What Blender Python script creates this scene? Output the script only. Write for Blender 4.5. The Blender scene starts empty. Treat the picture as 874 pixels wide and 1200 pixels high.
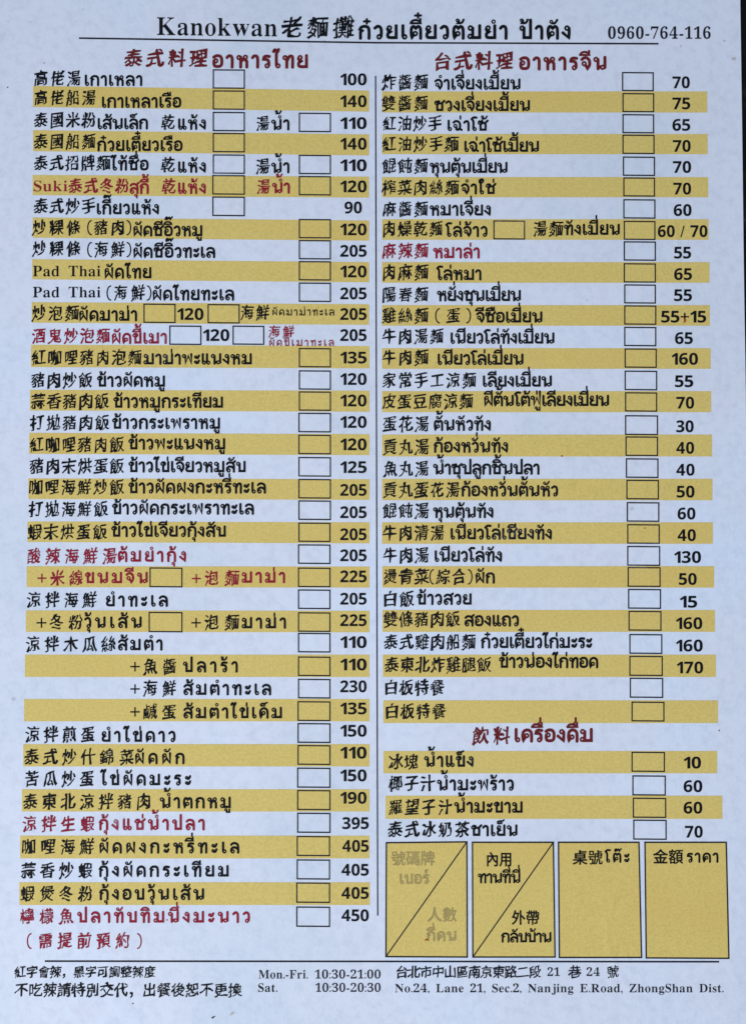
import bpy, bmesh, math, random
import numpy as np
from mathutils import Matrix

# ---------------------------------------------------------------- camera, light, exposure
S = bpy.context.scene
COL = S.collection
PW, PH = 874.0, 1200.0            # size of the photograph the sheet was measured from
FPX = 1150.0                      # focal length in those pixels
TILT = math.radians(2.25)
cam_d = bpy.data.cameras.new("camera")
cam_d.sensor_fit = 'VERTICAL'
cam_d.sensor_height = 36.0
cam_d.lens = 36.0 * FPX / PH
cam_d.clip_start = 0.01
cam_d.clip_end = 50.0
cam = bpy.data.objects.new("camera", cam_d)
cam.location = (0.0, -0.0106, 0.271)
cam.rotation_euler = (TILT, 0, 0)
COL.objects.link(cam)
S.camera = cam

W = bpy.data.worlds.new("World")
S.world = W
W.use_nodes = True
bg = W.node_tree.nodes['Background']
bg.inputs[0].default_value = (0.71, 0.84, 1.02, 1)
bg.inputs[1].default_value = 0.44

def area(name, loc, target, sx, sy, power, col):
    d = bpy.data.lights.new(name, 'AREA')
    d.shape = 'RECTANGLE'
    d.size, d.size_y = sx, sy
    d.energy = power
    d.color = col
    o = bpy.data.objects.new(name, d)
    o.location = loc
    v = np.array(target, float) - np.array(loc, float)
    from mathutils import Vector
    o.rotation_euler = Vector(v).to_track_quat('-Z', 'Y').to_euler()
    COL.objects.link(o)
    return o

area("window_light", (-0.50, -0.52, 0.56), (0, 0, 0), 0.45, 0.7, 5.9, (0.93, 0.96, 1.0))
area("overhead_fill", (0.02, 0.0, 0.46), (0.0, -0.01, 0), 0.16, 0.16, 0.42, (1.0, 0.93, 0.86))  # added warm fill imitating vignetting: sheet centre brighter than its edges

S.view_settings.view_transform = 'Standard'
S.view_settings.look = 'None'
S.view_settings.exposure = 0.0
S.view_settings.gamma = 1.0

# ---------------------------------------------------------------- the sheet's own surface
SX0, SX1, SY0, SY1 = -0.1085, 0.1032, -0.1500, 0.1480     # an A4 sheet, metres

def relief(x, y):
    """height of the sheet over the table: a soft curl towards the top left and slight cockling"""
    u = np.clip((-x + 0.01) / 0.115, 0, 1)
    v = np.clip((y + 0.08) / 0.225, 0, 1)
    z = 0.0030 * u * u * v * v
    z = z + 0.00022 * np.sin(31 * x + 11 * y + 0.6) * np.sin(23 * y - 9 * x + 1.1)
    z = z + 0.00012 * np.sin(70 * x - 28 * y) * np.sin(52 * y + 31 * x + 2.0)
    return z + 0.0007

R = np.array(Matrix.Rotation(TILT, 3, 'X'))
CAMP = np.array(cam.location)

def on_sheet(px, py, h):
    """measured photo coordinates -> the point of the printed sheet (perspective taken out)"""
    px = np.asarray(px, float); py = np.asarray(py, float)
    d = np.stack([(px - PW / 2) / FPX, -(py - PH / 2) / FPX, -np.ones_like(px)], -1) @ R.T
    z = np.zeros_like(px)
    for _ in range(5):
        t = (z - CAMP[2]) / d[..., 2]
        x = CAMP[0] + t * d[..., 0]
        y = CAMP[1] + t * d[..., 1]
        z = relief(x, y)
    return np.stack([x, y, z + h], -1)

# ---------------------------------------------------------------- materials
def nodes_of(name):
    m = bpy.data.materials.new(name)
    m.use_nodes = True
    return m, m.node_tree.nodes, m.node_tree.links, m.node_tree.nodes['Principled BSDF']

def noise(N, L, vec, scale, detail=4, rough=0.6, stretch=None):
    if stretch:
        mp = N.new('ShaderNodeMapping'); mp.inputs['Scale'].default_value = stretch
        L.new(vec, mp.inputs['Vector']); vec = mp.outputs['Vector']
    n = N.new('ShaderNodeTexNoise')
    n.inputs['Scale'].default_value = scale
    n.inputs['Detail'].default_value = detail
    n.inputs['Roughness'].default_value = rough
    L.new(vec, n.inputs['Vector'])
    return n.outputs['Fac']

def ramp(N, L, fac, stops):
    r = N.new('ShaderNodeValToRGB')
    e = r.color_ramp.elements
    while len(e) < len(stops): e.new(0.5)
    for el, (p, c) in zip(e, stops):
        el.position = p
        el.color = (*c, 1) if len(c) == 3 else c
    L.new(fac, r.inputs['Fac'])
    return r.outputs['Color']

def mix(N, L, fac, a, b, mode='MIX'):
    m = N.new('ShaderNodeMix'); m.data_type = 'RGBA'; m.blend_type = mode
    if isinstance(fac, (int, float)): m.inputs[0].default_value = fac
    else: L.new(fac, m.inputs[0])
    for sock, v in ((m.inputs[6], a), (m.inputs[7], b)):
        if isinstance(v, tuple): sock.default_value = (*v, 1)
        else: L.new(v, sock)
    return m.outputs[2]

def paper_bump(N, L, bsdf, strength=0.5):
    tc = N.new('ShaderNodeTexCoord')
    v = tc.outputs['Object']
    fine = noise(N, L, v, 900, 3, 0.6)
    felt = noise(N, L, v, 330, 4, 0.65, (1.0, 0.55, 1.0))
    mid = noise(N, L, v, 60, 4, 0.6, (1.3, 0.6, 1.0))
    a = N.new('ShaderNodeMath'); a.operation = 'MULTIPLY_ADD'
    L.new(felt, a.inputs[0]); a.inputs[1].default_value = 1.0
    b = N.new('ShaderNodeMath'); b.operation = 'MULTIPLY_ADD'
    L.new(mid, b.inputs[0]); b.inputs[1].default_value = 2.2
    c = N.new('ShaderNodeMath'); c.operation = 'MULTIPLY'
    L.new(fine, c.inputs[0]); c.inputs[1].default_value = 0.25
    L.new(c.outputs[0], b.inputs[2]); L.new(b.outputs[0], a.inputs[2])
    cr = noise(N, L, v, 15, 1, 0.4, (1.0, 0.7, 1.0))
    s1 = N.new('ShaderNodeMath'); s1.operation = 'SUBTRACT'; L.new(cr, s1.inputs[0]); s1.inputs[1].default_value = 0.52
    s2 = N.new('ShaderNodeMath'); s2.operation = 'ABSOLUTE'; L.new(s1.outputs[0], s2.inputs[0])
    s3 = N.new('ShaderNodeMapRange'); s3.inputs[1].default_value = 0.0; s3.inputs[2].default_value = 0.016; s3.inputs[3].default_value = 1.0; s3.inputs[4].default_value = 0.0
    L.new(s2.outputs[0], s3.inputs[0])
    mk = N.new('ShaderNodeMapRange'); mk.inputs[1].default_value = 0.52; mk.inputs[2].default_value = 0.68; mk.inputs[4].default_value = 1.3
    L.new(noise(N, L, v, 21, 2, 0.5), mk.inputs[0])
    s4 = N.new('ShaderNodeMath'); s4.operation = 'MULTIPLY_ADD'
    L.new(s3.outputs[0], s4.inputs[0]); L.new(mk.outputs[0], s4.inputs[1]); L.new(a.outputs[0], s4.inputs[2])
    a = s4
    bp = N.new('ShaderNodeBump')
    bp.inputs['Strength'].default_value = strength
    bp.inputs['Distance'].default_value = 0.00022
    L.new(a.outputs[0], bp.inputs['Height'])
    L.new(bp.outputs['Normal'], bsdf.inputs['Normal'])
    return v

PAPER_C = (0.62, 0.70, 0.86)

def mat_paper():
    m, N, L, B = nodes_of("matt coated paper")
    v = paper_bump(N, L, B)
    big = noise(N, L, v, 16, 3, 0.55)
    c = ramp(N, L, big, [(0.25, (0.565, 0.65, 0.77)), (0.5, (0.655, 0.70, 0.815)), (0.8, (0.62, 0.725, 0.90))])
    small = noise(N, L, v, 420, 3, 0.7)
    c = mix(N, L, 0.75, c, ramp(N, L, small, [(0.25, (0.84, 0.85, 0.88)), (0.55, (1, 1, 1)), (0.8, (1, 1, 1))]), 'MULTIPLY')
    # greasy thumb marks and dust
    gr = noise(N, L, v, 42, 5, 0.7)
    c = mix(N, L, ramp(N, L, gr, [(0.62, (0, 0, 0)), (0.78, (0.35, 0.35, 0.35))]), c, (0.60, 0.55, 0.56))
    sp = noise(N, L, v, 260, 1, 0.4)
    c = mix(N, L, ramp(N, L, sp, [(0.785, (0, 0, 0)), (0.83, (0.4, 0.4, 0.4))]), c, (0.30, 0.26, 0.26))
    L.new(c, B.inputs['Base Color'])
    B.inputs['Roughness'].default_value = 0.62
    B.inputs['Specular IOR Level'].default_value = 0.35
    return m

def mat_ink(name, col, wear_to=PAPER_C, wear=0.5, lo=0.60, hi=0.80, rough=0.5, bump=0.5, bright=0.0, smear=None):
    """printer's ink: colour with grain, rubbed thin here and there"""
    m, N, L, B = nodes_of(name)
    v = paper_bump(N, L, B, bump)
    g = noise(N, L, v, 1500, 2, 0.6)
    d = tuple(min(1, x * 0.88) for x in col)
    u = tuple(min(1, x * 1.07 + bright) for x in col)
    c = ramp(N, L, g, [(0.3, d), (0.55, col), (0.75, u)])
    rub = noise(N, L, v, 38, 6, 0.75)
    k = N.new('ShaderNodeMath'); k.operation = 'MULTIPLY'; k.inputs[1].default_value = wear
    rr = N.new('ShaderNodeMapRange'); rr.inputs[1].default_value = lo; rr.inputs[2].default_value = hi
    L.new(rub, rr.inputs[0]); L.new(rr.outputs[0], k.inputs[0])
    c = mix(N, L, k.outputs[0], c, wear_to)
    if smear:
        sm = noise(N, L, v, 17, 4, 0.6, (0.5, 1.4, 1.0))
        c = mix(N, L, ramp(N, L, sm, [(0.50, (0, 0, 0)), (0.75, (0.6, 0.6, 0.6))]), c, smear)
    L.new(c, B.inputs['Base Color'])
    B.inputs['Roughness'].default_value = rough
    B.inputs['Specular IOR Level'].default_value = 0.06
    return m

M = {}
M['paper'] = mat_paper()
M['black'] = mat_ink("black toner", (0.006, 0.007, 0.010), wear=0.22, lo=0.62, hi=0.85, bright=0.008)
M['navy'] = mat_ink("thin black toner", (0.012, 0.014, 0.024), wear=0.30, bright=0.008)
M['line'] = mat_ink("ruled black line", (0.014, 0.016, 0.024), wear=0.3, bright=0.008)
M['red'] = mat_ink("red toner", (0.26, 0.014, 0.034), wear=0.35, bright=0.02)
M['maroon'] = mat_ink("maroon toner", (0.14, 0.015, 0.018), wear=0.35, bright=0.02)
M['gold'] = mat_ink("mustard tint", (0.655, 0.51, 0.16), wear_to=(0.72, 0.62, 0.34), wear=0.10, lo=0.5, hi=0.85, smear=(0.66, 0.44, 0.12))
M['faded'] = mat_ink("faded print", (0.33, 0.26, 0.10), wear_to=(0.62, 0.48, 0.17), wear=0.4, lo=0.45, hi=0.85)
M['sauce'] = mat_ink("dried red sauce", (0.42, 0.06, 0.02), wear=0.1)
M['crumb'] = mat_ink("dark food crumb", (0.05, 0.035, 0.03), wear=0.1)
M['grease'] = mat_ink("brown grease spot", (0.42, 0.36, 0.32), wear=0.6, lo=0.4, hi=0.7)

def mat_table():
    m, N, L, B = nodes_of("polished black stone")
    tc = N.new('ShaderNodeTexCoord'); v = tc.outputs['Object']
    a = noise(N, L, v, 130, 3, 0.6)
    c = ramp(N, L, a, [(0.5, (0.002, 0.003, 0.003)), (0.66, (0.010, 0.013, 0.010)), (0.78, (0.06, 0.07, 0.06))])
    L.new(c, B.inputs['Base Color'])
    B.inputs['Roughness'].default_value = 0.35
    B.inputs['Specular IOR Level'].default_value = 0.12
    return m
M['table'] = mat_table()

# ---------------------------------------------------------------- object helpers
def mesh_object(name, verts, faces, mat, parent=None, label=None):
    me = bpy.data.meshes.new(name)
    me.from_pydata([tuple(map(float, v)) for v in verts], [], faces)
    me.materials.append(mat)
    me.update()
    o = bpy.data.objects.new(name, me)
    COL.objects.link(o)
    if parent is not None: o.parent = parent
    if label: o['label'] = label
    return o

class Ink:
    """collects printed shapes (measured coordinates) and lays them on the sheet as one mesh"""
    def __init__(self): self.v = []; self.f = []; self.n = 0
    def add(self, pts, faces, lift=0.0):
        p = np.asarray(pts, float)
        self.v.append(np.column_stack([p[:, 0], p[:, 1], np.full(len(p), lift)]))
        self.f += [tuple(i + self.n for i in f) for f in faces]
        self.n += len(p)
    def build(self, name, mat, parent, h=7e-5, label=None):
        a = np.vstack(self.v)
        w = on_sheet(a[:, 0], a[:, 1], 0.0)
        w[:, 2] += h + a[:, 2]
        return mesh_object(name, w, [f[::-1] for f in self.f], mat, parent, label)
    def quad_grid(self, tl, tr, br, bl, nx, ny, lift=0.0):
        tl, tr, br, bl = map(np.array, (tl, tr, br, bl))
        P = []
        for j in range(ny + 1):
            for i in range(nx + 1):
                s, t = i / nx, j / ny
                P.append((1 - t) * ((1 - s) * tl + s * tr) + t * ((1 - s) * bl + s * br))
        F = [(j * (nx + 1) + i, j * (nx + 1) + i + 1, (j + 1) * (nx + 1) + i + 1, (j + 1) * (nx + 1) + i)
             for j in range(ny) for i in range(nx)]
        self.add(P, F, lift)
    def stroke(self, pts, w, lift=0.0, closed=False, caps=True):
        V, F = sweep(pts, w, closed, caps)
        self.add(V, F, lift)
    def line(self, a, b, w, lift=0.0):
        n = max(1, int(math.dist(a, b) / 16))
        self.stroke([(a[0] + (b[0] - a[0]) * i / n, a[1] + (b[1] - a[1]) * i / n) for i in range(n + 1)], w, lift, caps=False)
    def frame(self, tl, tr, br, bl, w):
        """outline of a box: a closed band round the four corners"""
        c = [np.array(p, float) for p in (tl, tr, br, bl)]
        out, inn = [], []
        for i in range(4):
            a, b, d = c[i - 1], c[i], c[(i + 1) % 4]
            e1 = (a - b) / np.linalg.norm(a - b); e2 = (d - b) / np.linalg.norm(d - b)
            out.append(b - (e1 + e2) * w / 2); inn.append(b + (e1 + e2) * w / 2)
        P = []; n = 6
        for ring in (out, inn):
            for i in range(4):
                for k in range(n): P.append(ring[i] + (ring[(i + 1) % 4] - ring[i]) * k / n)
        m = 4 * n
        self.add(P, [(i, (i + 1) % m, m + (i + 1) % m, m + i) for i in range(m)])

def sweep(pts, w, closed=False, caps=True):
    p = np.asarray(pts, float)
    n = len(p)
    V, F = [], []
    h = w / 2
    for i in range(n):
        if closed: a, b = p[i - 1], p[(i + 1) % n]
        else: a, b = p[max(0, i - 1)], p[min(n - 1, i + 1)]
        q = p[i]
        d1 = q - a; d2 = b - q
        l1 = np.linalg.norm(d1); l2 = np.linalg.norm(d2)
        d1 = d1 / l1 if l1 > 1e-9 else d2 / max(l2, 1e-9)
        d2 = d2 / l2 if l2 > 1e-9 else d1
        t = d1 + d2
        lt = np.linalg.norm(t)
        t = t / lt if lt > 1e-6 else d1
        nn = np.array([-t[1], t[0]])
        c = max(0.62, abs(float(np.dot(nn, np.array([-d1[1], d1[0]])))))
        V += [q + nn * h / c, q - nn * h / c]
    for i in range(n if closed else n - 1):
        j = (i + 1) % n
        F.append((2 * i, 2 * j, 2 * j + 1, 2 * i + 1))
    if caps and not closed:
        for e in (0, n - 1):
            A, B_ = V[2 * e], V[2 * e + 1]
            c = (A + B_) / 2
            d = p[e] - p[1 if e == 0 else n - 2]
            d = d / max(np.linalg.norm(d), 1e-9)
            k = len(V)
            r = np.linalg.norm(A - B_) / 2
            u = (A - B_) / max(2 * r, 1e-9)
            arc = [c + r * (u * math.cos(t) + d * math.sin(t) * 0.8) for t in (math.pi / 4, math.pi / 2, 3 * math.pi / 4)]
            V += arc
            f = (2 * e, k, k + 1, k + 2, 2 * e + 1)
            F.append(f if e else f[::-1])
    return V, F

# ---------------------------------------------------------------- glyphs from Blender's own text objects
_tc = bpy.data.curves.new("glyph", 'FONT')
_tc.size = 1.0
_tc.resolution_u = 3
_to = bpy.data.objects.new("glyph", _tc)
COL.objects.link(_to)
_cache = {}

def glyph(ch, ox=0.0, oy=0.0):
    """(verts, faces) of one character at em size, its outline grown by ox/oy"""
    key = (ch, ox, oy)
    if key in _cache: return _cache[key]
    _tc.body = ch
    dg = bpy.context.evaluated_depsgraph_get(); dg.update()
    ev = _to.evaluated_get(dg)
    me = ev.to_mesh()
    bm = bmesh.new(); bm.from_mesh(me); ev.to_mesh_clear()
    bmesh.ops.remove_doubles(bm, verts=bm.verts, dist=1e-4)
    bm.verts.ensure_lookup_table()
    off = {}
    for e in bm.edges:
        if len(e.link_faces) != 1: continue
        a, b = e.verts
        d = (b.co - a.co)
        if d.length < 1e-7: continue
        n = d.copy(); n.x, n.y = d.y, -d.x
        n.normalize()
        c = e.link_faces[0].calc_center_median()
        if (c - a.co).dot(n) > 0: n = -n
        for v in (a, b): off.setdefault(v.index, []).append((n.x, n.y))
    V = np.array([(v.co.x, v.co.y) for v in bm.verts]) if len(bm.verts) else np.zeros((0, 2))
    for i, ns in off.items():
        s = np.sum(ns, 0); l = np.linalg.norm(s)
        if l < 0.3: continue
        s = s / l
        c = max(0.6, float(np.dot(s, ns[0])))
        V[i] += np.array([s[0] * ox, s[1] * oy]) / c
    F = [tuple(v.index for v in f.verts) for f in bm.faces]
    bm.free()
    _cache[key] = (V, F)
    return _cache[key]

_ref = glyph("國")[0]
REF_C = (_ref.min(0) + _ref.max(0)) / 2
REF_S = (_ref.max(0) - _ref.min(0)).max() / 0.90          # em of the Chinese glyphs
rnd = random.Random(7)

def brush(V, k):
    """loosen a regular character into a brush-written one: rising strokes, uneven swelling"""
    x, y = V[:, 0], V[:, 1]
    p = k * 1.7
    dx = 0.022 * np.sin(7.1 * y + 3.3 * x + p) + 0.016 * np.sin(17 * y - 11 * x + 2.1 * p)
    dy = 0.022 * np.sin(6.3 * x - 4.2 * y + 1.3 * p) + 0.016 * np.sin(15 * x + 13 * y + 0.7 * p)
    return np.column_stack([x + dx + 0.03 * y, y + dy + 0.105 * x - 0.05 * x * x])

def han(ink, s, x0, x1, yc, gw=15.0, gh=17.5, bold=(0.037, 0.018), style='brush', slope=0.0):
    """a run of Chinese characters whose ink spans x0..x1, centred on yc"""
    if s[0] in '(（' or s[-1] in ')）':
        for c, sg in ((s[0], 1), (s[-1], -1)):
            if c not in '(（)）' or (len(s) == 1 and sg < 0): continue
            if len(s) == 1: cx = (x0 + x1) / 2; sg = 1 if c in '(（' else -1
            else: cx = x0 + 2.2 if sg > 0 else x1 - 2.2
            ink.stroke([(cx + sg * (2.2 - 4.4 * math.sin(a)), yc + gh * 0.50 * math.cos(a)) for a in np.linspace(0, math.pi, 9)], 1.5)
        if len(s) == 1: return
        if s[0] in '(（': s = s[1:]; x0 += 8.3
        if s[-1] in ')）': s = s[:-1]; x1 -= 8.0
    n = len(s)
    for i, ch in enumerate(s):
        busy = min(1.0, max(0.0, (len(glyph(ch)[0]) - 40) / 150.0))      # crowded characters are cut finer
        f = 1.0 - 0.50 * busy
        V, F = glyph(ch, bold[0] * f, bold[1] * f)
        if not len(V): continue
        if style == 'brush':
            V0 = glyph(ch)[0]; q = ord(ch) % 89
            m = 0.85 + 0.60 * np.sin(9.0 * V0[:, 0] + 5.0 * V0[:, 1] + q) + 0.40 * np.sin(14.0 * V0[:, 1] - 8.0 * V0[:, 0] + 1.7 * q)
            V = V0 + (V - V0) * np.clip(m, -0.15, 1.7)[:, None]
        V = (V - REF_C) / REF_S
        if style == 'brush':
            V = brush(V, ord(ch) % 97 + i * 0.9)
            a = rnd.uniform(-0.03, 0.03); sc = rnd.uniform(0.96, 1.03)
            V = np.column_stack([V[:, 0] * math.cos(a) - V[:, 1] * math.sin(a), V[:, 0] * math.sin(a) + V[:, 1] * math.cos(a)]) * sc
        cx = x0 + gw / 2 + (x1 - x0 - gw) * (i / (n - 1) if n > 1 else 0.5)
        ink.add(np.column_stack([cx + V[:, 0] * gw / 0.90, yc - V[:, 1] * gh / 0.90 + slope * (cx - x0)]), F, (i % 2) * 4e-6)

def serif_chars(s):
    o = ''
    for c in s:
        if 'A' <= c <= 'Z': o += chr(0x1D400 + ord(c) - 65)
        elif 'a' <= c <= 'z': o += chr(0x1D41A + ord(c) - 97)
        elif c.isdigit(): o += chr(0x1D7CE + int(c))
        else: o += c
    return o

def sans_chars(s):
    return ''.join(chr(0x1D7EC + int(c)) if c.isdigit() else c for c in s)

def advances(chars):
    """pen positions of each character of a run"""
    out = []; pen = 0.0
    for c in chars:
        if c == ' ': pen += 0.30; continue
        V = glyph(c)[0]
        w0, w1 = V[:, 0].min(), V[:, 0].max()
        out.append((c, pen - w0, ))
        pen += (w1 - w0) + 0.075
    return out, pen - 0.075

_capS = glyph(serif_chars("K"))[0]; CAP_SERIF = _capS[:, 1].max()
_capD = glyph(sans_chars("1"))[0]; CAP_SANS = _capD[:, 1].max()

def latin(ink, s, x0, x1, yb, cap, kind='serif', bold=(0.0, 0.0), slope=0.0, space=0.30, gap=0.075):
    ch = serif_chars(s) if kind == 'serif' else sans_chars(s)
    pos = []; pen = 0.0
    for c, raw in zip(ch, s):
        if c == ' ': pen += space; continue
        V = glyph(c)[0]
        w0, w1 = V[:, 0].min(), V[:, 0].max()
        pos.append((c, pen - w0)); pen += (w1 - w0) + gap
    total = pen - gap
    sy = cap / (CAP_SERIF if kind == 'serif' else CAP_SANS)
    sx = (x1 - x0) / total
    for i, (c, dx) in enumerate(pos):
        V, F = glyph(c, *bold)
        X = x0 + (V[:, 0] + dx) * sx
        ink.add(np.column_stack([X, yb - V[:, 1] * sy + slope * (X - x0)]), F, (i % 2) * 4e-6)

# ---------------------------------------------------------------- looped Thai letters, drawn as pen strokes
# unit: letter height 1. A point given as (x, y, 1) is a sharp corner. 'o' entries are the round heads (cx, cy, r)
HD = 0.145
TH = {
 'ก': (.80, [[(.13,0),(.13,.30),(.13,.50,1),(.24,.60,1),(.09,.70,1),(.18,.86),(.40,.93),(.61,.85),(.68,.60),(.68,0)]], []),
 'ข': (.78, [[(.16,.93),(.33,.92),(.39,.76),(.24,.57),(.24,.08,1),(.66,.08,1),(.66,1)]], [(.15,.79,.13)]),
 'ค': (.82, [[(.30,.38),(.16,.05,1),(.10,.45),(.17,.80),(.41,.93),(.65,.80),(.71,.50),(.71,0)]], [(.38,.47)]),
 'ง': (.60, [[(.46,.80),(.47,.50),(.45,.07,1),(.05,.46)]], [(.33,.79)]),
 'จ': (.70, [[(.32,.36),(.46,.07,1),(.60,.35),(.59,.70),(.42,.92),(.22,.92),(.06,.78)]], [(.23,.46)]),
 'ฉ': (.84, [[(.32,.36),(.32,.12),(.46,.07,1),(.62,.3),(.60,.72),(.42,.92),(.22,.92),(.06,.78)],[(.56,.2),(.78,.04)]], [(.23,.46)]),
 'ช': (.84, [[(.16,.93),(.33,.92),(.39,.76),(.24,.57),(.24,.08,1),(.66,.08,1),(.66,.62),(.54,.74)],[(.60,.72),(.84,1.0)]], [(.15,.79,.13)]),
 'ซ': (.86, [[(.10,.93),(.24,.86),(.36,.95),(.40,.76),(.24,.57),(.24,.08,1),(.66,.08,1),(.66,.62),(.54,.74)],[(.60,.72),(.86,1.0)]], [(.14,.77,.13)]),
 'ด': (.80, [[(.26,.28),(.14,.05,1),(.10,.45),(.17,.80),(.40,.93),(.63,.80),(.69,.50),(.69,0)]], [(.34,.36)]),
 'ต': (.82, [[(.28,.30),(.15,.05,1),(.10,.45),(.13,.80),(.25,.92),(.40,.78,1),(.55,.92),(.68,.80),(.71,.50),(.71,0)]], [(.36,.38)]),
 'ถ': (.80, [[(.12,.16),(.13,.50,1),(.24,.60,1),(.09,.70,1),(.18,.86),(.40,.93),(.61,.85),(.68,.60),(.68,0)]], [(.24,.14)]),
 'ท': (.80, [[(.28,.84),(.28,0)],[(.28,.48),(.44,.86),(.58,.92),(.68,.78),(.68,0)]], [(.16,.79)]),
 'น': (.92, [[(.30,.82),(.30,.02)],[(.30,.06),(.42,.20),(.50,.22)],[(.78,.12),(.78,1)]], [(.16,.80),(.62,.17)]),
 'บ': (.82, [[(.28,.82),(.28,.08,1),(.70,.08,1),(.70,1)]], [(.16,.79)]),
 'ป': (.82, [[(.28,.82),(.28,.08,1),(.70,.08,1),(.70,1.42)]], [(.16,.79)]),
 'ผ': (.82, [[(.13,.78),(.13,.06,1),(.41,.52,1),(.70,.06,1),(.70,1)]], [(.25,.79)]),
 'ฝ': (.82, [[(.13,.78),(.13,.06,1),(.41,.52,1),(.70,.06,1),(.70,1.42)]], [(.25,.79)]),
 'พ': (.92, [[(.28,.82),(.28,.06,1),(.53,.82,1),(.78,.06,1),(.78,1)]], [(.16,.79)]),
 'ฟ': (.92, [[(.28,.82),(.28,.06,1),(.53,.82,1),(.78,.06,1),(.78,1.42)]], [(.16,.79)]),
 'ม': (.92, [[(.33,.82),(.33,.14)],[(.24,.08),(.78,.08,1),(.78,1)]], [(.18,.80),(.16,.17)]),
 'ย': (.78, [[(.10,.76),(.16,.60),(.30,.52,1),(.13,.38),(.14,.14),(.30,.08),(.66,.08,1),(.66,1)]], [(.22,.80)]),
 'ร': (.60, [[(.46,.14),(.45,.45),(.36,.62),(.10,.66,1),(.14,.84),(.28,.91),(.52,.88)]], [(.34,.14)]),
 'ล': (.80, [[(.12,.14),(.13,.38),(.30,.52),(.48,.50),(.66,.36)],[(.10,.76),(.22,.90),(.42,.93),(.62,.82),(.69,.55),(.69,0)]], [(.24,.14)]),
 'ว': (.62, [[(.48,.14),(.50,.55),(.44,.84),(.26,.93),(.07,.78)]], [(.36,.14)]),
 'ส': (.82, [[(.12,.14),(.13,.38),(.30,.52),(.48,.50),(.66,.36)],[(.10,.76),(.22,.90),(.42,.93),(.62,.82),(.69,.55),(.69,0)],[(.56,.82),(.80,1.06)]], [(.24,.14)]),
 'ห': (.84, [[(.28,.84),(.28,0)],[(.28,.42),(.44,.64),(.54,.70)],[(.52,.68),(.68,.50),(.70,.30),(.70,0)]], [(.16,.79),(.60,.81)]),
 'อ': (.76, [[(.12,.56),(.11,.28),(.20,.09),(.50,.08),(.64,.25),(.64,.70),(.50,.91),(.26,.92),(.08,.80)]], [(.24,.52)]),
 'า': (.56, [[(.06,.76),(.18,.91),(.35,.90),(.43,.68),(.43,0)]], []),
 'ะ': (.54, [[(.20,.60),(.34,.62),(.44,.86)],[(.20,.10),(.34,.12),(.44,.36)]], [(.15,.70,.10),(.15,.20,.10)]),
 'เ': (.40, [[(.14,1),(.14,.16)]], [(.25,.14)]),
 'แ': (.76, [[(.14,1),(.14,.16)],[(.50,1),(.50,.16)]], [(.25,.14),(.61,.14)]),
 'โ': (.50, [[(.20,.16),(.20,.88),(.06,1.14,1),(.22,1.30),(.48,1.28)]], [(.31,.14)]),
 'ไ': (.46, [[(.20,.16),(.20,1.0),(.24,1.20),(.33,1.34)],[(.0,1.26),(.09,1.42),(.21,1.34),(.37,1.46)]], [(.31,.14)]),
 'ใ': (.50, [[(.18,.16),(.18,1.0),(.08,1.18),(.13,1.38),(.30,1.43),(.40,1.32)]], [(.29,.14),(.30,1.21,.11)]),
 ' ': (.40, [], []),
}
UPV = 'ัิีึื็ํ'
TONE = '่้๊๋์'
LOWV = 'ุู'
MARK = {
 'ั': ([[(-.42,1.16),(-.22,1.17),(-.06,1.42)]], [(-.45,1.27,.10)]),
 'ิ': ([[(-.70,1.16,1),(-.58,1.34),(-.36,1.40),(-.14,1.32),(-.06,1.16,1),(-.70,1.16,1)]], []),
 'ี': ([[(-.70,1.16,1),(-.58,1.34),(-.36,1.40),(-.14,1.32),(-.06,1.16,1),(-.70,1.16,1)],[(-.07,1.16),(-.07,1.50)]], []),
 'ึ': ([[(-.70,1.16,1),(-.58,1.34),(-.36,1.40),(-.14,1.32),(-.06,1.16,1),(-.70,1.16,1)]], [(-.08,1.42,.09)]),
 'ื': ([[(-.72,1.16,1),(-.60,1.34),(-.38,1.38),(-.16,1.30),(-.04,1.16,1),(-.72,1.16,1)],[(-.05,1.16),(-.05,1.50)],[(-.24,1.28),(-.24,1.50)]], []),
 '็': ([[(-.42,1.18),(-.58,1.18),(-.60,1.34),(-.44,1.40),(-.26,1.40),(-.08,1.50)]], [(-.32,1.22,.09)]),
 'ํ': ([], [(-.14,1.28,.12)]),
 '่': ([[(-.12,1.14),(-.12,1.46)]], []),
 '้': ([[(-.34,1.40),(-.34,1.24),(-.42,1.16,1),(-.14,1.20),(-.02,1.44)]], [(-.42,1.38,.09)]),
 '๊': ([[(-.56,1.18),(-.54,1.34),(-.44,1.42),(-.34,1.26,1),(-.22,1.40),(-.14,1.18,1),(.02,1.46)]], [(-.50,1.22,.08)]),
 '๋': ([[(-.20,1.12),(-.20,1.48)],[(-.40,1.30),(0,1.30)]], []),
 '์': ([[(-.30,1.30),(-.28,1.42),(-.06,1.48)]], [(-.24,1.22,.09)]),
 'ุ': ([[(-.12,-.18),(-.12,-.46)]], [(-.22,-.20,.10)]),
 'ู': ([[(-.32,-.20),(-.32,-.42,1),(-.10,-.42,1),(-.10,-.14)]], [(-.40,-.20,.10)]),
}

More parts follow.
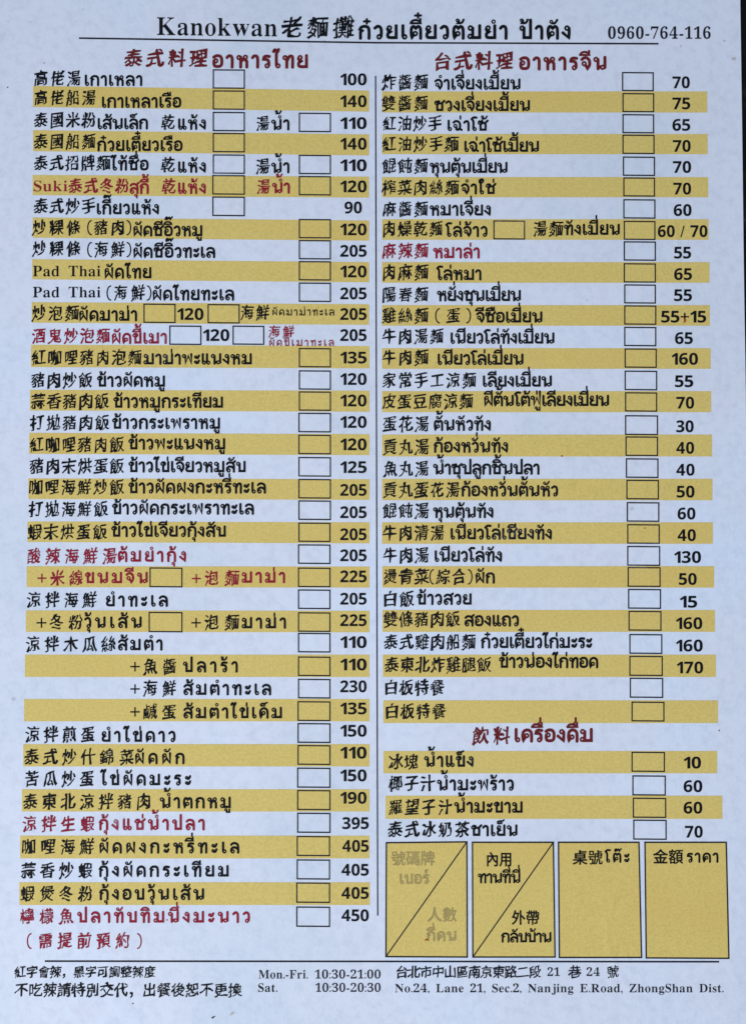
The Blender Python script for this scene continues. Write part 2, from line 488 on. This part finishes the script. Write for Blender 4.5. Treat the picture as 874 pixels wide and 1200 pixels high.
def smooth(pts, step=5):
    """Catmull-Rom through the points; corners (third value 1) stay sharp"""
    segs, cur = [], [pts[0]]
    for p in pts[1:]:
        cur.append(p)
        if len(p) > 2: segs.append(cur); cur = [p]
    if len(cur) > 1: segs.append(cur)
    out = []
    for s in segs:
        q = [np.array(p[:2], float) for p in s]
        if len(q) == 2:
            new = [q[0], q[1]]
        else:
            e = [2 * q[0] - q[1]] + q + [2 * q[-1] - q[-2]]
            new = []
            for i in range(1, len(e) - 2):
                for k in range(step):
                    t = k / step
                    a, b, c, d = e[i - 1:i + 3]
                    new.append(0.5 * (2 * b + (c - a) * t + (2 * a - 5 * b + 4 * c - d) * t * t + (3 * b - a - 3 * c + d) * t ** 3))
            new.append(q[-1])
        out += new if not out else new[1:]
    return out

def thai(ink, s, x0, x1, yb, xh, weight=0.232, slope=0.0):
    """a run of Thai whose ink spans x0..x1, standing on baseline yb, letters xh high"""
    s = s.replace('ำ', 'ํา')
    # re-order: tone typed before nikhahit sits above it
    for t in TONE: s = s.replace(t + 'ํ', 'ํ' + t)
    pen = 0.0; items = []; lasttall = False; up = False
    nb = 0
    for c in s:
        if c in TH:
            w, st, heads = TH[c]
            items.append((pen, 0.0, st, heads, nb)); pen += w; nb += 1
            tall = c in 'ปฝฟ'; up = False; base_narrow = w < 0.7
            lasttall = tall
        elif c in MARK:
            st, heads = MARK[c]
            dx = -0.06; dy = 0.0
            if c in UPV: up = True
            if c in TONE and up: dy = 0.44; dx -= 0.02
            if c in UPV + TONE and lasttall: dx -= 0.22
            items.append((pen + dx, dy, st, heads, max(0, nb - 1)))
        else:
            print("no glyph for", repr(c), "in", s)
    nat = pen - 0.10
    want = (x1 - x0) / xh
    r = want / nat
    sx = min(max(r, 0.80), 1.16)
    extra = (want - nat * sx) / max(1, nb - 1)
    wpx = weight * xh
    n = 0
    for (p, dy, st, heads, k) in items:
        ox = x0 + (p * sx + k * extra) * xh
        mark = dy or (st and st[0][0][1] > 1.02) or (st and st[0][0][1] < -0.02) or (not st)
        ww = wpx * (0.74 if mark else 1.0)
        def T(q):
            X = ox + q[0] * sx * xh
            return (X, yb - (q[1] + dy) * xh + slope * (X - x0))
        for h in heads:
            r0 = h[2] if len(h) > 2 else HD
            ring = [T((h[0] + r0 * math.cos(a) / max(sx, .9) * .98, h[1] + r0 * math.sin(a))) for a in np.linspace(0, 2 * math.pi, 13)[:-1]]
            ink.stroke(ring, ww * 0.60, (n % 9) * 3e-6, closed=True); n += 1
        for q in st:
            ink.stroke([T(z) for z in smooth(q)], ww, (n % 9) * 3e-6); n += 1

# ---------------------------------------------------------------- the table and the sheet
def table_top():
    bm = bmesh.new()
    bmesh.ops.create_cube(bm, size=1.0)
    for v in bm.verts:
        v.co.x *= 1.1; v.co.y *= 0.8; v.co.z = v.co.z * 0.03 - 0.0153
    bmesh.ops.bevel(bm, geom=list(bm.edges), offset=0.004, segments=3, affect='EDGES')
    me = bpy.data.meshes.new("table_top"); bm.to_mesh(me); bm.free()
    me.materials.append(M['table'])
    o = bpy.data.objects.new("table_top", me); COL.objects.link(o)
    o['kind'] = 'structure'
    o['label'] = 'black polished table top under the menu sheet'
    return o
table_top()

menu = bpy.data.objects.new("menu_sheet", None)
menu.empty_display_size = 0.05
COL.objects.link(menu)
menu['label'] = 'bluish white paper menu with gold striped rows, tick boxes and prices, lying on black table'
menu['category'] = 'menu'

def paper():
    nx, ny, rad = 150, 212, 0.0025
    xs = np.linspace(SX0, SX1, nx + 1); ys = np.linspace(SY0, SY1, ny + 1)
    gx, gy = np.meshgrid(xs, ys)
    z = relief(gx, gy)
    top = np.stack([gx, gy, z], -1).reshape(-1, 3)
    bot = top.copy(); bot[:, 2] -= 0.00028
    n = len(top)
    F = []
    w = nx + 1
    for j in range(ny):
        for i in range(nx):
            a = j * w + i
            F.append((a, a + 1, a + w + 1, a + w))
            F.append((n + a, n + a + w, n + a + w + 1, n + a + 1))
    rim = [i for i in range(w)] + [j * w + nx for j in range(1, ny + 1)] + [ny * w + i for i in range(nx - 1, -1, -1)] + [j * w for j in range(ny - 1, 0, -1)]
    for k in range(len(rim)):
        a, b = rim[k], rim[(k + 1) % len(rim)]
        F.append((2 * n + (k + 1) % len(rim), 2 * n + k, 2 * n + len(rim) + k, 2 * n + len(rim) + (k + 1) % len(rim)))
    o = mesh_object("paper", np.vstack([top, bot, top[rim], bot[rim]]), F, M['paper'], menu)
    o.data.polygons.foreach_set('use_smooth', [True] * len(o.data.polygons))
paper()

# ---------------------------------------------------------------- title and rules
Z = 1.9864                                    # the measuring views were enlarged by this
k_ = Ink()
latin(k_, "Kanokwan", 184, 325, 41, 20.5, bold=(-0.011, 0.004), slope=0.012, gap=0.06)
k_.build("shop_name", M['black'], menu)
k_ = Ink(); han(k_, "老麵攤", 331, 414, 32.5, 22.5, 24, (0.040, 0.022)); k_.build("shop_name", M['black'], menu)
k_ = Ink(); thai(k_, "ก๋วยเตี๋ยวต้มยำ ป้าตัง", 420, 667, 45.5, 15.6, 0.235); k_.build("shop_name", M['black'], menu)
k_ = Ink(); latin(k_, "0960-764-116", 712, 832, 45.5, 13.6, bold=(0.0, 0.004), gap=0.11); k_.build("phone_number", M['navy'], menu)
k_ = Ink(); k_.line((93, 44.8), (440, 50.2), 1.9); k_.line((440.01, 50.2), (771, 51.4), 1.9); k_.build("title_rule", M['line'], menu)
k_ = Ink(); k_.line((440, 89), (442.5, 1073), 1.5); k_.build("column_rule", M['line'], menu)
k_ = Ink(); k_.line((53, 1126.3), (842, 1127.0), 1.9); k_.build("footer_rule", M['line'], menu)

def heading(zh, hx0, hx1, hy, th, tx0, tx1, tb, slope=0.0):
    a = Ink(); han(a, zh, hx0, hx1, hy, 18.6, 19.6, (0.036, 0.026), slope=slope)
    thai(a, th, tx0, tx1, tb, 14.6, 0.245, slope)
    a.build("section_heading", M['maroon'], menu, label='maroon section heading in Chinese and Thai')
heading("泰式料理", 147.5, 242, 68.5, "อาหารไทย", 249, 359.5, 79, 0.004)
heading("台式料理", 509, 600, 72, "อาหารจีน", 608, 709, 81.5)
heading("飲料", 553.5, 597, 862.5, "เครื่องดื่ม", 602, 693, 869)

# ---------------------------------------------------------------- rows
# a row: zone (x, y origin of the measuring view), its pieces in that view's coordinates:
#   ('h', text, x0, x1, yc)  Chinese     ('t', text, x0, x1, baseline)  Thai     ('s', text, x0, x1, baseline)  Latin
#   ('b', x0, x1, yc)  tick box          ('p', text, x0, x1, yc)  price          ('+', x0, x1, yc)
#   ('g', x0, x1, yl0, yl1, yr0, yr1)  gold stripe, its left and right ends
ROWS = [
 (0, 0, 0, [('h','高佬湯',82,187,183),('t','เกาเหลา',197,330,199),('b',497,569,184),('p','100',792,853,185)]),
 (0, 0, 0, [('g',78,859,200,249,211,260),('h','高佬船湯',82,222,228),('t','เกาเหลาเรือ',237,420,250),('b',497,569,233),('p','140',792,853,236)]),
 (0, 0, 0, [('h','泰國米粉',82,222,280),('t','เส้นเล็ก',227,343,300),('h','乾',375,409,285),('t','แห้ง',414,478,301),('b',497,569,283),('h','湯',595,628,288),('t','น้ำ',632,672,302),('b',697,769,285),('p','110',792,853,287)]),
 (0, 0, 0, [('g',78,859,303,352,313,362),('h','泰國船麵',82,222,330),('t','ก๋วยเตี๋ยวเรือ',227,423,351),('b',497,569,332),('p','140',792,853,335)]),
 (0, 0, 0, [('h','泰式招牌麵',82,256,380),('t','ไท้ซื่อ',260,344,396),('h','乾',375,409,384),('t','แห้ง',414,478,401),('b',497,569,382),('h','湯',595,628,388),('t','น้ำ',632,672,402),('b',697,769,383),('p','110',792,853,385)]),
 (0, 200, 1, [('g',77,859,10,57,14,63),('s','Suki',79,158,48),('h','泰式冬粉',162,300,36),('t','สุกี้',302,345,53),('h','乾',378,410,37),('t','แห้ง',414,478,53),('b',496,569,33),('h','湯',597,630,38),('t','น้ำ',634,673,52),('b',697,769,35),('p','120',792,853,37)]),
 (0, 200, 0, [('h','泰式炒手',82,221,83),('t','เกี๊ยวแห้ง',225,369,101),('b',496,569,83),('p','90',802,842,86)]),
 (0, 200, 0, [('g',77,859,109,156,116,163),('h','炒粿條',78,186,133),('h','(豬肉)',205,305,133),('t','ผัดซีอิ๊วหมู',310,470,152),('b',697,769,135),('p','120',792,853,137)]),
 (0, 200, 0, [('h','炒粿條',78,186,182),('h','(海鮮)',205,305,184),('t','ผัดซีอิ๊วทะเล',310,499,202),('b',697,769,184),('p','205',792,853,187)]),
 (0, 200, 0, [('g',76,859,206,253,213,260),('s','Pad Thai',77,235,246),('t','ผัดไทย',243,351,250),('b',697,769,233),('p','120',792,853,235)]),
 (0, 200, 0, [('s','Pad Thai',77,235,295),('h','(海鮮)',250,352,285),('t','ผัดไทยทะเล',355,543,301),('b',697,769,283),('p','205',792,853,286)]),
 (0, 200, 0, [('g',75,859,306,354,311,359),('h','炒泡麵',77,183,332),('t','ผัดมาม่า',184,318,349),('b',336,408,332),('p','120',413,474,334),('b',485,557,333),('h','海鮮',561,626,331),('tt','ผัดมาม่าทะเล',633,777,337),('p','205',792,853,334)]),
 (0, 200, 1, [('h','酒鬼炒泡麵',77,255,385),('t','ผัดขี้เมา',260,387,402),('b',396,468,383),('p','120',473,534,383),('b',543,614,383),('hh','海鮮',626,684,375),('tt','ผัดขี้เมาทะเล',626,776,408),('p','205',792,853,383)]),
 (0, 400, 0, [('g',73,860,8,60,11,63),('h','紅咖哩豬肉泡麵',77,329,38),('t','มาม่าพะแนงหม',335,585,53),('b',697,769,38),('p','135',792,853,38)]),
 (0, 400, 0, [('h','豬肉炒飯',75,214,91),('t','ข้าวผัดหมู',227,383,105),('b',697,769,90),('p','120',792,853,88)]),
 (0, 400, 0, [('g',71,860,113,161,115,164),('h','蒜香豬肉飯',75,252,140),('t','ข้าวหมูกระเทียม',265,518,154),('b',697,769,139),('p','120',792,853,138)]),
 (0, 400, 0, [('h','打拋豬肉飯',73,253,190),('t','ข้าวกระเพราหมู',262,511,203),('b',696,769,189),('p','120',792,853,188)]),
 (0, 400, 0, [('g',69,860,213,262,216,265),('h','紅咖哩豬肉飯',72,287,241),('t','ข้าวพะแนงหมู',300,523,251),('b',696,769,240),('p','120',792,853,240)]),
 (0, 400, 0, [('h','豬肉末烘蛋飯',72,287,291),('t','ข้าวไข่เจียวหมูสับ',300,570,304),('b',696,769,292),('p','125',792,853,293)]),
 (0, 400, 0, [('g',67,860,319,367,321,369),('h','咖哩海鮮炒飯',70,287,340),('t','ข้าวผัดผงกะหรี่ทะเล',300,617,353),('b',696,769,343),('p','205',792,853,346)]),
 (0, 400, 0, [('h','打拋海鮮飯',70,250,391),('t','ข้าวผัดกระเพราทะเล',262,589,402),('b',696,769,393),('p','205',792,853,398)]),
 (0, 600, 0, [('g',65,860,22,70,24,73),('h','蝦末烘蛋飯',67,248,47),('t','ข้าวไข่เจียวกุ้งสับ',260,524,57),('b',696,768,47),('p','205',792,853,52)]),
 (0, 600, 1, [('h','酸辣海鮮湯',65,270,103),('t','ต้มยำกุ้ง',275,432,115),('b',695,768,98),('p','205',792,853,101)]),
 (0, 600, 1, [('g',63,860,126,175,127,176),('+',88,109,154),('h','米線',120,193,154),('t','ขนมจีน',199,343,165),('b',350,424,152),('+',447,468,155),('h','泡麵',478,555,154),('t','มาม่า',563,662,164),('b',695,768,152),('p','225',792,853,150)]),
 (0, 600, 0, [('h','涼拌海鮮',65,224,205),('t','ยำทะเล',247,389,219),('b',695,768,203),('p','205',792,853,202)]),
 (0, 600, 0, [('g',61,860,229,279,230,280),('+',86,109,258),('h','冬粉',118,192,257),('t','วุ้นเส้น',197,329,269),('b',348,424,256),('+',446,468,258),('h','泡麵',478,555,257),('t','มาม่า',563,664,270),('b',695,768,256),('p','225',792,853,252)]),
 (0, 600, 0, [('h','涼拌木瓜絲',63,268,308),('t','ส้มตำ',275,377,321),('b',695,768,304),('p','110',792,853,303)]),
 (0, 600, 0, [('g',59,860,332,384,332,384),('+',304,326,360),('h','魚醬',336,410,360),('t','ปลาร้า',427,552,372),('b',695,768,359),('p','110',792,853,355)]),
 (0, 600, 0, [('+',304,326,412),('h','海鮮',335,409,411),('t','ส้มตำทะเล',427,629,425),('b',695,768,411),('p','230',792,853,406)]),
 (0, 800, 0, [('g',57,860,38,90,38,90),('+',304,326,68),('h','鹹蛋',335,409,68),('t','ส้มตำไข่เค็ม',427,655,82),('b',694,768,66),('p','135',792,853,60)]),
 (0, 800, 0, [('h','涼拌煎蛋',62,220,121),('t','ยำไข่ดาว',237,407,137),('b',694,768,117),('p','150',792,853,112)]),
 (0, 800, 0, [('g',55,860,143,195,143,195),('h','泰式炒什錦',60,264,173),('h','菜',280,312,174),('t','ผัดผัก',314,428,188),('b',694,768,168),('p','110',792,853,163)]),
 (0, 800, 0, [('h','苦瓜炒蛋',60,218,224),('t','ไข่ผัดมะระ',236,443,238),('b',693,768,221),('p','150',792,853,216)]),
 (0, 800, 0, [('g',52,860,248,300,248,300),('h','泰東北涼拌豬肉',57,350,277),('t','น้ำตกหมู',373,536,291),('b',693,768,273),('p','190',792,853,268)]),
 (0, 800, 1, [('h','涼拌生蝦',55,219,329),('t','กุ้งแช่น้ำปลา',231,475,342),('b',693,768,326),('p','395',797,858,327)]),
 (0, 800, 0, [('g',48,860,356,409,356,409),('h','咖哩海鮮',53,218,382),('t','ผัดผงกะหรี่ทะเล',231,555,396),('b',692,767,380),('p','405',797,858,380)]),
 (0, 980, 0, [('h','蒜香炒蝦',52,214,80),('t','กุ้งผัดกระเทียม',231,531,93),('b',692,767,77),('p','405',795,858,78)]),
 (0, 980, 0, [('g',46,861,107,160,107,160),('h','蝦煲冬粉',50,215,134),('t','กุ้งอบวุ้นเส้น',232,474,147),('b',691,767,131),('p','405',795,858,132)]),
 (0, 980, 1, [('h','檸檬魚',49,170,187),('t','ปลาทับทิมนึ่งมะนาว',181,580,200),('b',691,767,187),('p','450',795,858,184)]),
 (0, 980, 1, [('h','（',52,86,244),('h','需提前預約',92,301,243),('h','）',308,342,244)]),
 # right-hand column
 (434, 0, 0, [('h','炸醬麵',29,132,192),('t','จำเจี่ยงเมี้ยน',149,347,208),('b',586,657,190),('p','70',702,742,192)]),
 (434, 0, 0, [('g',27,783,213,262,213,262),('h','雙醬麵',28,132,241),('t','ซวงเจี่ยงเมี้ยน',149,369,258),('b',587,658,239),('p','75',702,743,241)]),
 (434, 0, 0, [('h','紅油炒手',30,164,288),('t','เฉ่าโซ้',178,270,304),('b',587,658,288),('p','65',702,743,291)]),
 (434, 0, 0, [('g',27,784,312,359,312,359),('h','紅油炒手麵',29,203,336),('t','เฉ่าโซ้เมี้ยน',217,390,353),('b',587,659,336),('p','70',703,744,340)]),
 (434, 0, 0, [('h','餛飩麵',29,132,387),('t','หุนตุ้นเมี่ยน',138,317,402),('b',588,660,387),('p','70',703,745,389)]),
 (434, 200, 0, [('g',27,785,15,62,15,62),('h','榨菜肉絲麵',29,204,40),('t','จำใช่',211,288,54),('b',589,660,38),('p','70',704,745,42)]),
 (434, 200, 0, [('h','麻醬麵',30,132,90),('t','หมาเจี่ยง',138,278,104),('b',589,661,89),('p','60',705,746,92)]),
 (434, 200, 0, [('g',27,786,113,161,113,161),('h','肉燥乾麵',29,167,136),('t','โล่จ้าว',175,270,153),('b',287,358,138),('h','湯麵',380,446,136),('t','ทังเมี่ยน',450,578,149),('b',590,661,139),('p','60 / 70',668,783,141)]),
 (434, 200, 1, [('h','麻辣麵',29,133,187),('t','หมาล่า',146,252,203),('b',590,662,187),('p','55',706,745,191)]),
 (434, 200, 0, [('g',27,788,213,261,213,261),('h','肉麻麵',29,133,237),('t','โล่หมา',154,256,254),('b',590,662,238),('p','65',706,747,241)]),
 (434, 200, 0, [('h','陽春麵',29,133,289),('t','หยั่งชุนเมี่ยน',155,348,303),('b',591,662,287),('p','55',706,747,290)]),
 (434, 200, 0, [('g',27,789,313,361,313,361),('h','雞絲麵',29,133,338),('h','（',141,171,338),('h','蛋',176,209,338),('h','）',212,244,338),('t','จีซือเมี่ยน',246,398,353),('b',591,663,336),('p','55+15',676,780,340)]),
 (434, 200, 0, [('h','牛肉湯麵',29,169,386),('t','เนียวโล่ทังเมี่ยน',185,426,402),('b',591,663,386),('p','65',708,749,390)]),
 (434, 400, 0, [('g',27,791,16,64,16,64),('h','牛肉麵',29,133,38),('t','เนียวโล่เมี่ยน',155,354,54),('b',592,664,39),('p','160',700,761,41)]),
 (434, 400, 0, [('h','家常手工涼麵',29,244,91),('t','เลียงเมี่ยน',260,420,105),('b',592,665,91),('p','55',708,750,93)]),
 (434, 400, 0, [('g',27,792,116,165,116,165),('h','皮蛋豆腐涼麵',29,237,140),('t','ผีตั้นโต้ฟู่เลียงเมี่ยน',263,553,150),('b',593,665,141),('p','70',711,752,143)]),
 (434, 400, 0, [('h','蛋花湯',30,134,193),('t','ตั้นหัวทัง',147,278,207),('b',593,667,195),('p','30',711,751,198)]),
 (434, 400, 0, [('g',27,794,217,268,217,268),('h','貢丸湯',31,134,246),('t','ก้องหวั่นทัง',147,318,258),('b',594,667,244),('p','40',711,752,248)]),
 (434, 400, 0, [('h','魚丸湯',32,134,297),('t','น้ำซุปลูกชิ้นปลา',146,391,309),('b',595,668,295),('p','40',711,753,299)]),
 (434, 400, 0, [('g',27,795,320,370,320,370),('h','貢丸蛋花湯',31,206,346),('t','ก้องหวั่นตั้นหัว',211,434,360),('b',596,669,345),('p','50',712,753,350)]),
 (434, 400, 0, [('h','餛飩湯',30,134,395),('t','หุนตุ้นทัง',146,284,410),('b',597,670,397),('p','60',714,755,401)]),
 (434, 600, 0, [('g',27,796,24,74,24,74),('h','牛肉清湯',30,170,49),('t','เนียวโล่เชียงทัง',185,420,63),('b',598,671,51),('p','40',714,756,54)]),
 (434, 600, 0, [('h','牛肉湯',31,134,101),('t','เนียวโล่ทัง',148,304,115),('b',598,672,102),('p','130',706,768,105)]),
 (434, 600, 0, [('g',28,799,126,176,126,176),('h','燙青菜',31,134,151),('h','(綜合)',138,236,151),('t','ผัก',243,287,165),('b',599,673,151),('p','50',717,758,156)]),
 (434, 600, 0, [('h','白飯',31,99,203),('t','ข้าวสวย',108,233,215),('b',600,674,202),('p','15',719,759,209)]),
 (434, 600, 0, [('g',28,801,228,279,228,279),('h','雙條豬肉飯',32,206,250),('t','สองแถว',218,343,265),('b',601,675,253),('p','160',710,771,259)]),
 (434, 600, 0, [('h','泰式雞肉船麵',33,243,303),('t','ก๋วยเตี๋ยวไก่มะระ',257,513,316),('b',603,677,307),('p','160',710,772,311)]),
 (434, 600, 0, [('g',29,803,332,384,332,384),('h','泰東北炸雞腿飯',35,279,356),('t','ข้าวน่องไก่ทอด',299,527,362),('b',603,678,358),('p','170',712,773,362)]),
 (434, 600, 0, [('h','白板特餐',33,170,409),('b',604,679,409)]),
 (434, 800, 0, [('g',30,808,41,94,41,94),('h','白板特餐',35,174,67),('b',608,682,67)]),
 (434, 800, 0, [('g',30,806,159,211,159,211),('h','冰塊',44,109,185),('t','น้ำแข็ง',125,238,195),('b',608,683,184),('p','10',728,768,186)]),
 (434, 800, 0, [('h','椰子汁',44,147,235),('t','น้ำมะพร้าว',155,331,250),('b',610,685,239),('p','60',728,771,241)]),
 (434, 800, 0, [('g',35,818,263,317,263,317),('h','羅望子汁',44,188,290),('t','น้ำมะขาม',195,352,302),('b',611,686,291),('p','60',728,771,291)]),
 (434, 800, 0, [('h','泰式冰奶茶',43,228,342),('t','ชาเย็น',234,340,356),('b',612,687,342),('p','70',731,772,347)]),
]

for (zx, zy, red, parts) in ROWS:
    X = lambda v: zx + v / Z
    Y = lambda v: zy + v / Z
    grow = 1.0 + 0.055 * (Y(parts[-1][-1] if parts[-1][0] != 'g' else 0)) / 1150.0      # nearer rows show larger
    name = Ink()
    row_slope = 0.0
    boxes, prices, stripes, options = [], [], [], []
    first = name
    for p in parts:
        t = p[0]
        if t == 'b' and name.n and p is not parts[-1]:
            name = Ink(); options.append(name)
        if t == 'h':
            han(name, p[1], X(p[2]), X(p[3]), Y(p[4]), 14.2 * grow, 16.4 * grow)
        elif t == 'hh':
            han(name, p[1], X(p[2]), X(p[3]), Y(p[4]), 12.5, 13.0, (0.03, 0.018))
        elif t == 't':
            thai(name, p[1], X(p[2]), X(p[3]), Y(p[4]), 11.6 * grow)
        elif t == 'tt':
            thai(name, p[1], X(p[2]), X(p[3]), Y(p[4]), 7.0, 0.19)
        elif t == 's':
            latin(name, p[1], X(p[2]), X(p[3]), Y(p[4]), 12.2, bold=(-0.010, 0.004), space=0.50, gap=0.06)
        elif t == '+':
            x0, x1, yc = X(p[1]), X(p[2]), Y(p[3]); c = (x0 + x1) / 2; h = (x1 - x0) / 2
            name.stroke([(x0, yc), (x1, yc)], 1.7, caps=False); name.stroke([(c, yc - h), (c, yc + h)], 1.7, 5e-6, caps=False)
        elif t == 'b': boxes.append(p)
        elif t == 'p': prices.append(p)
        elif t == 'g': stripes.append(p)
    lab = 'menu row lettered in red' if red else None
    row = first.build("menu_row", M['red'] if red else M['black'], menu, label=lab)
    for q in options:
        if q.n: q.build("option_name", M['red'] if red else M['black'], row)
    for (_, x0, x1, l0, l1, r0, r1) in stripes:
        k = Ink(); k.quad_grid((X(x0), Y(l0)), (X(x1), Y(r0)), (X(x1), Y(r1)), (X(x0), Y(l1)), 60, 4)
        k.build("stripe", M['gold'], row, 3e-5)
    for (_, x0, x1, yc) in boxes:
        k = Ink(); hh = (x1 - x0) * 0.585 / 2
        k.frame((X(x0), Y(yc - hh)), (X(x1), Y(yc - hh + 0.6)), (X(x1), Y(yc + hh + 0.6)), (X(x0), Y(yc + hh)), 1.5)
        k.build("tick_box", M['line'], row)
    for (_, s, x0, x1, yc) in prices:
        k = Ink(); cap = 13.6 * (0.97 + 0.03 * grow)
        latin(k, s, X(x0), X(x1), Y(yc) + cap / 2, cap, 'sans', (0.006, 0.004))
        k.build("price", M['black'], row)

# ---------------------------------------------------------------- the four order cells
def cell(c, diag, texts, mat):
    P = [(434 + x / Z, 980 + y / Z) for x, y in c]
    k = Ink(); k.quad_grid(*P, 16, 22)
    o = k.build("order_cell", M['gold'], menu, 3e-5)
    k = Ink(); k.frame(*P, 1.7); k.build("cell_border", M['line'], o)
    if diag:
        k = Ink(); k.line(P[1], P[3], 1.5, 2e-6); k.build("diagonal_line", M['line'], o)
    for t in texts:
        k = Ink()
        for p in t:
            if p[0] == 'h': han(k, p[1], 434 + p[2] / Z, 434 + p[3] / Z, 980 + p[4] / Z, (p[3] - p[2]) / Z / len(p[1]) * 0.92, 15.8, (0.030, 0.020), 'plain')
            else: thai(k, p[1], 434 + p[2] / Z, 434 + p[3] / Z, 980 + p[4] / Z, 10.8, 0.225)
        k.build("cell_heading", mat, o)
cell([(37, 15), (224, 13), (225, 281), (36, 280)], True,
     [[('h', '號碼牌', 50, 148, 52), ('t', 'เบอร์', 67, 134, 110)], [('h', '人數', 134, 199, 183), ('t', 'กี่คน', 131, 198, 243)]], M['faded'])
cell([(237, 14), (425, 14), (429, 281), (238, 281)], True,
     [[('h', '內用', 270, 328, 54), ('t', 'ทานที่นี่', 250, 347, 108)], [('h', '外帶', 330, 391, 190), ('t', 'กลับบ้าน', 304, 419, 246)]], M['black'])
cell([(437, 14), (624, 14), (630, 282), (439, 282)], False, [[('h', '桌號', 472, 538, 50), ('t', 'โต๊ะ', 545, 600, 60)]], M['black'])
cell([(638, 14), (827, 14), (833, 284), (641, 283)], False, [[('h', '金額', 659, 725, 48), ('t', 'ราคา', 735, 807, 60)]], M['black'])

# ---------------------------------------------------------------- footer
FX = lambda v: v / Z
FY = lambda v: 980 + v / Z
k = Ink(); han(k, "紅字會辣，黑字可調整辣度", FX(36), FX(361), FY(316), 12.0, 13.0, (0.030, 0.020)); k.build("spice_note", M['black'], menu)
k = Ink(); han(k, "不吃辣請特別交代，出餐後恕不更換", FX(36), FX(562), FY(358), 14.6, 15.5, (0.032, 0.016)); k.build("spice_note", M['black'], menu)
k = Ink()
latin(k, "Mon.-Fri.", FX(602), FX(717), FY(331), 9.8, bold=(-0.006, 0.002)); latin(k, "10:30-21:00", FX(733), 446, FY(331), 9.8, bold=(-0.008, 0.002))
latin(k, "Sat.", FX(601), FX(646), FY(362), 9.8, bold=(-0.006, 0.002)); latin(k, "10:30-20:30", FX(734), 446, FY(362), 9.8, bold=(-0.008, 0.002))
k.build("opening_hours", M['navy'], menu)
k = Ink()
A = lambda v: 434 + v / Z
han(k, "台北市中山區南京東路二段", A(60), A(395), FY(316), 13.0, 13.5, (0.026, 0.018))
latin(k, "21", A(411), A(440), FY(325), 9.5, bold=(-0.006, 0.002)); han(k, "巷", A(461), A(489), FY(316), 13, 13.5, (0.026, 0.018))
latin(k, "24", A(502), A(533), FY(325), 9.5, bold=(-0.006, 0.002)); han(k, "號", A(549), A(577), FY(316), 13, 13.5, (0.026, 0.018))
latin(k, "No.24, Lane 21, Sec.2, Nanjing E.Road, ZhongShan Dist.", A(57), A(821), FY(363), 9.6, bold=(-0.006, 0.002), space=0.45, gap=0.07)
k.build("street_address", M['navy'], menu)

# ---------------------------------------------------------------- dried-on specks
def speck(x, y, rx, ry, ang, mat, seed):
    r = random.Random(seed); k = Ink(); n = 14
    ca, sa = math.cos(ang), math.sin(ang)
    P = [(x, y)]
    for i in range(n):
        a = 2 * math.pi * i / n; q = r.uniform(0.65, 1.15)
        u, v = rx * q * math.cos(a), ry * q * math.sin(a)
        P.append((x + u * ca - v * sa, y + u * sa + v * ca))
    k.add(P, [(0, 1 + i, 1 + (i + 1) % n) for i in range(n)])
    o = k.build("speck", mat, menu, 1.1e-4)
for i, a in enumerate([
    (52, 74, 1.3, 1.0, 0, 'grease'), (9.5, 102.5, 1.0, 0.8, 0, 'crumb'), (250, 1192, 2.3, 1.1, -0.5, 'crumb'), (272, 1188, 3.6, 1.2, -0.6, 'grease'),
    (500, 1101, 2.6, 1.2, -0.2, 'sauce'), (802, 376, 1.4, 2.2, 0.5, 'sauce'), (799, 372, 0.9, 0.9, 0, 'sauce'), (805, 371, 1.0, 0.7, 0, 'sauce'),
    (658, 534.5, 1.4, 1.1, 0, 'sauce'), (755, 619, 1.0, 0.9, 0, 'sauce'), (859, 69, 3.0, 1.8, 0.2, 'grease'), (797, 54, 0.5, 2.2, 0, 'grease'),
    (156, 1176, 1.0, 0.8, 0, 'crumb'), (196, 1078, 1.0, 1.0, 0, 'sauce'), (842, 856, 0.9, 0.9, 0, 'crumb'), (848, 48, 1.8, 0.7, 0.3, 'grease')]):
    speck(*a[:5], M[a[5]], i)

bpy.data.objects.remove(_to)
bpy.data.curves.remove(_tc)
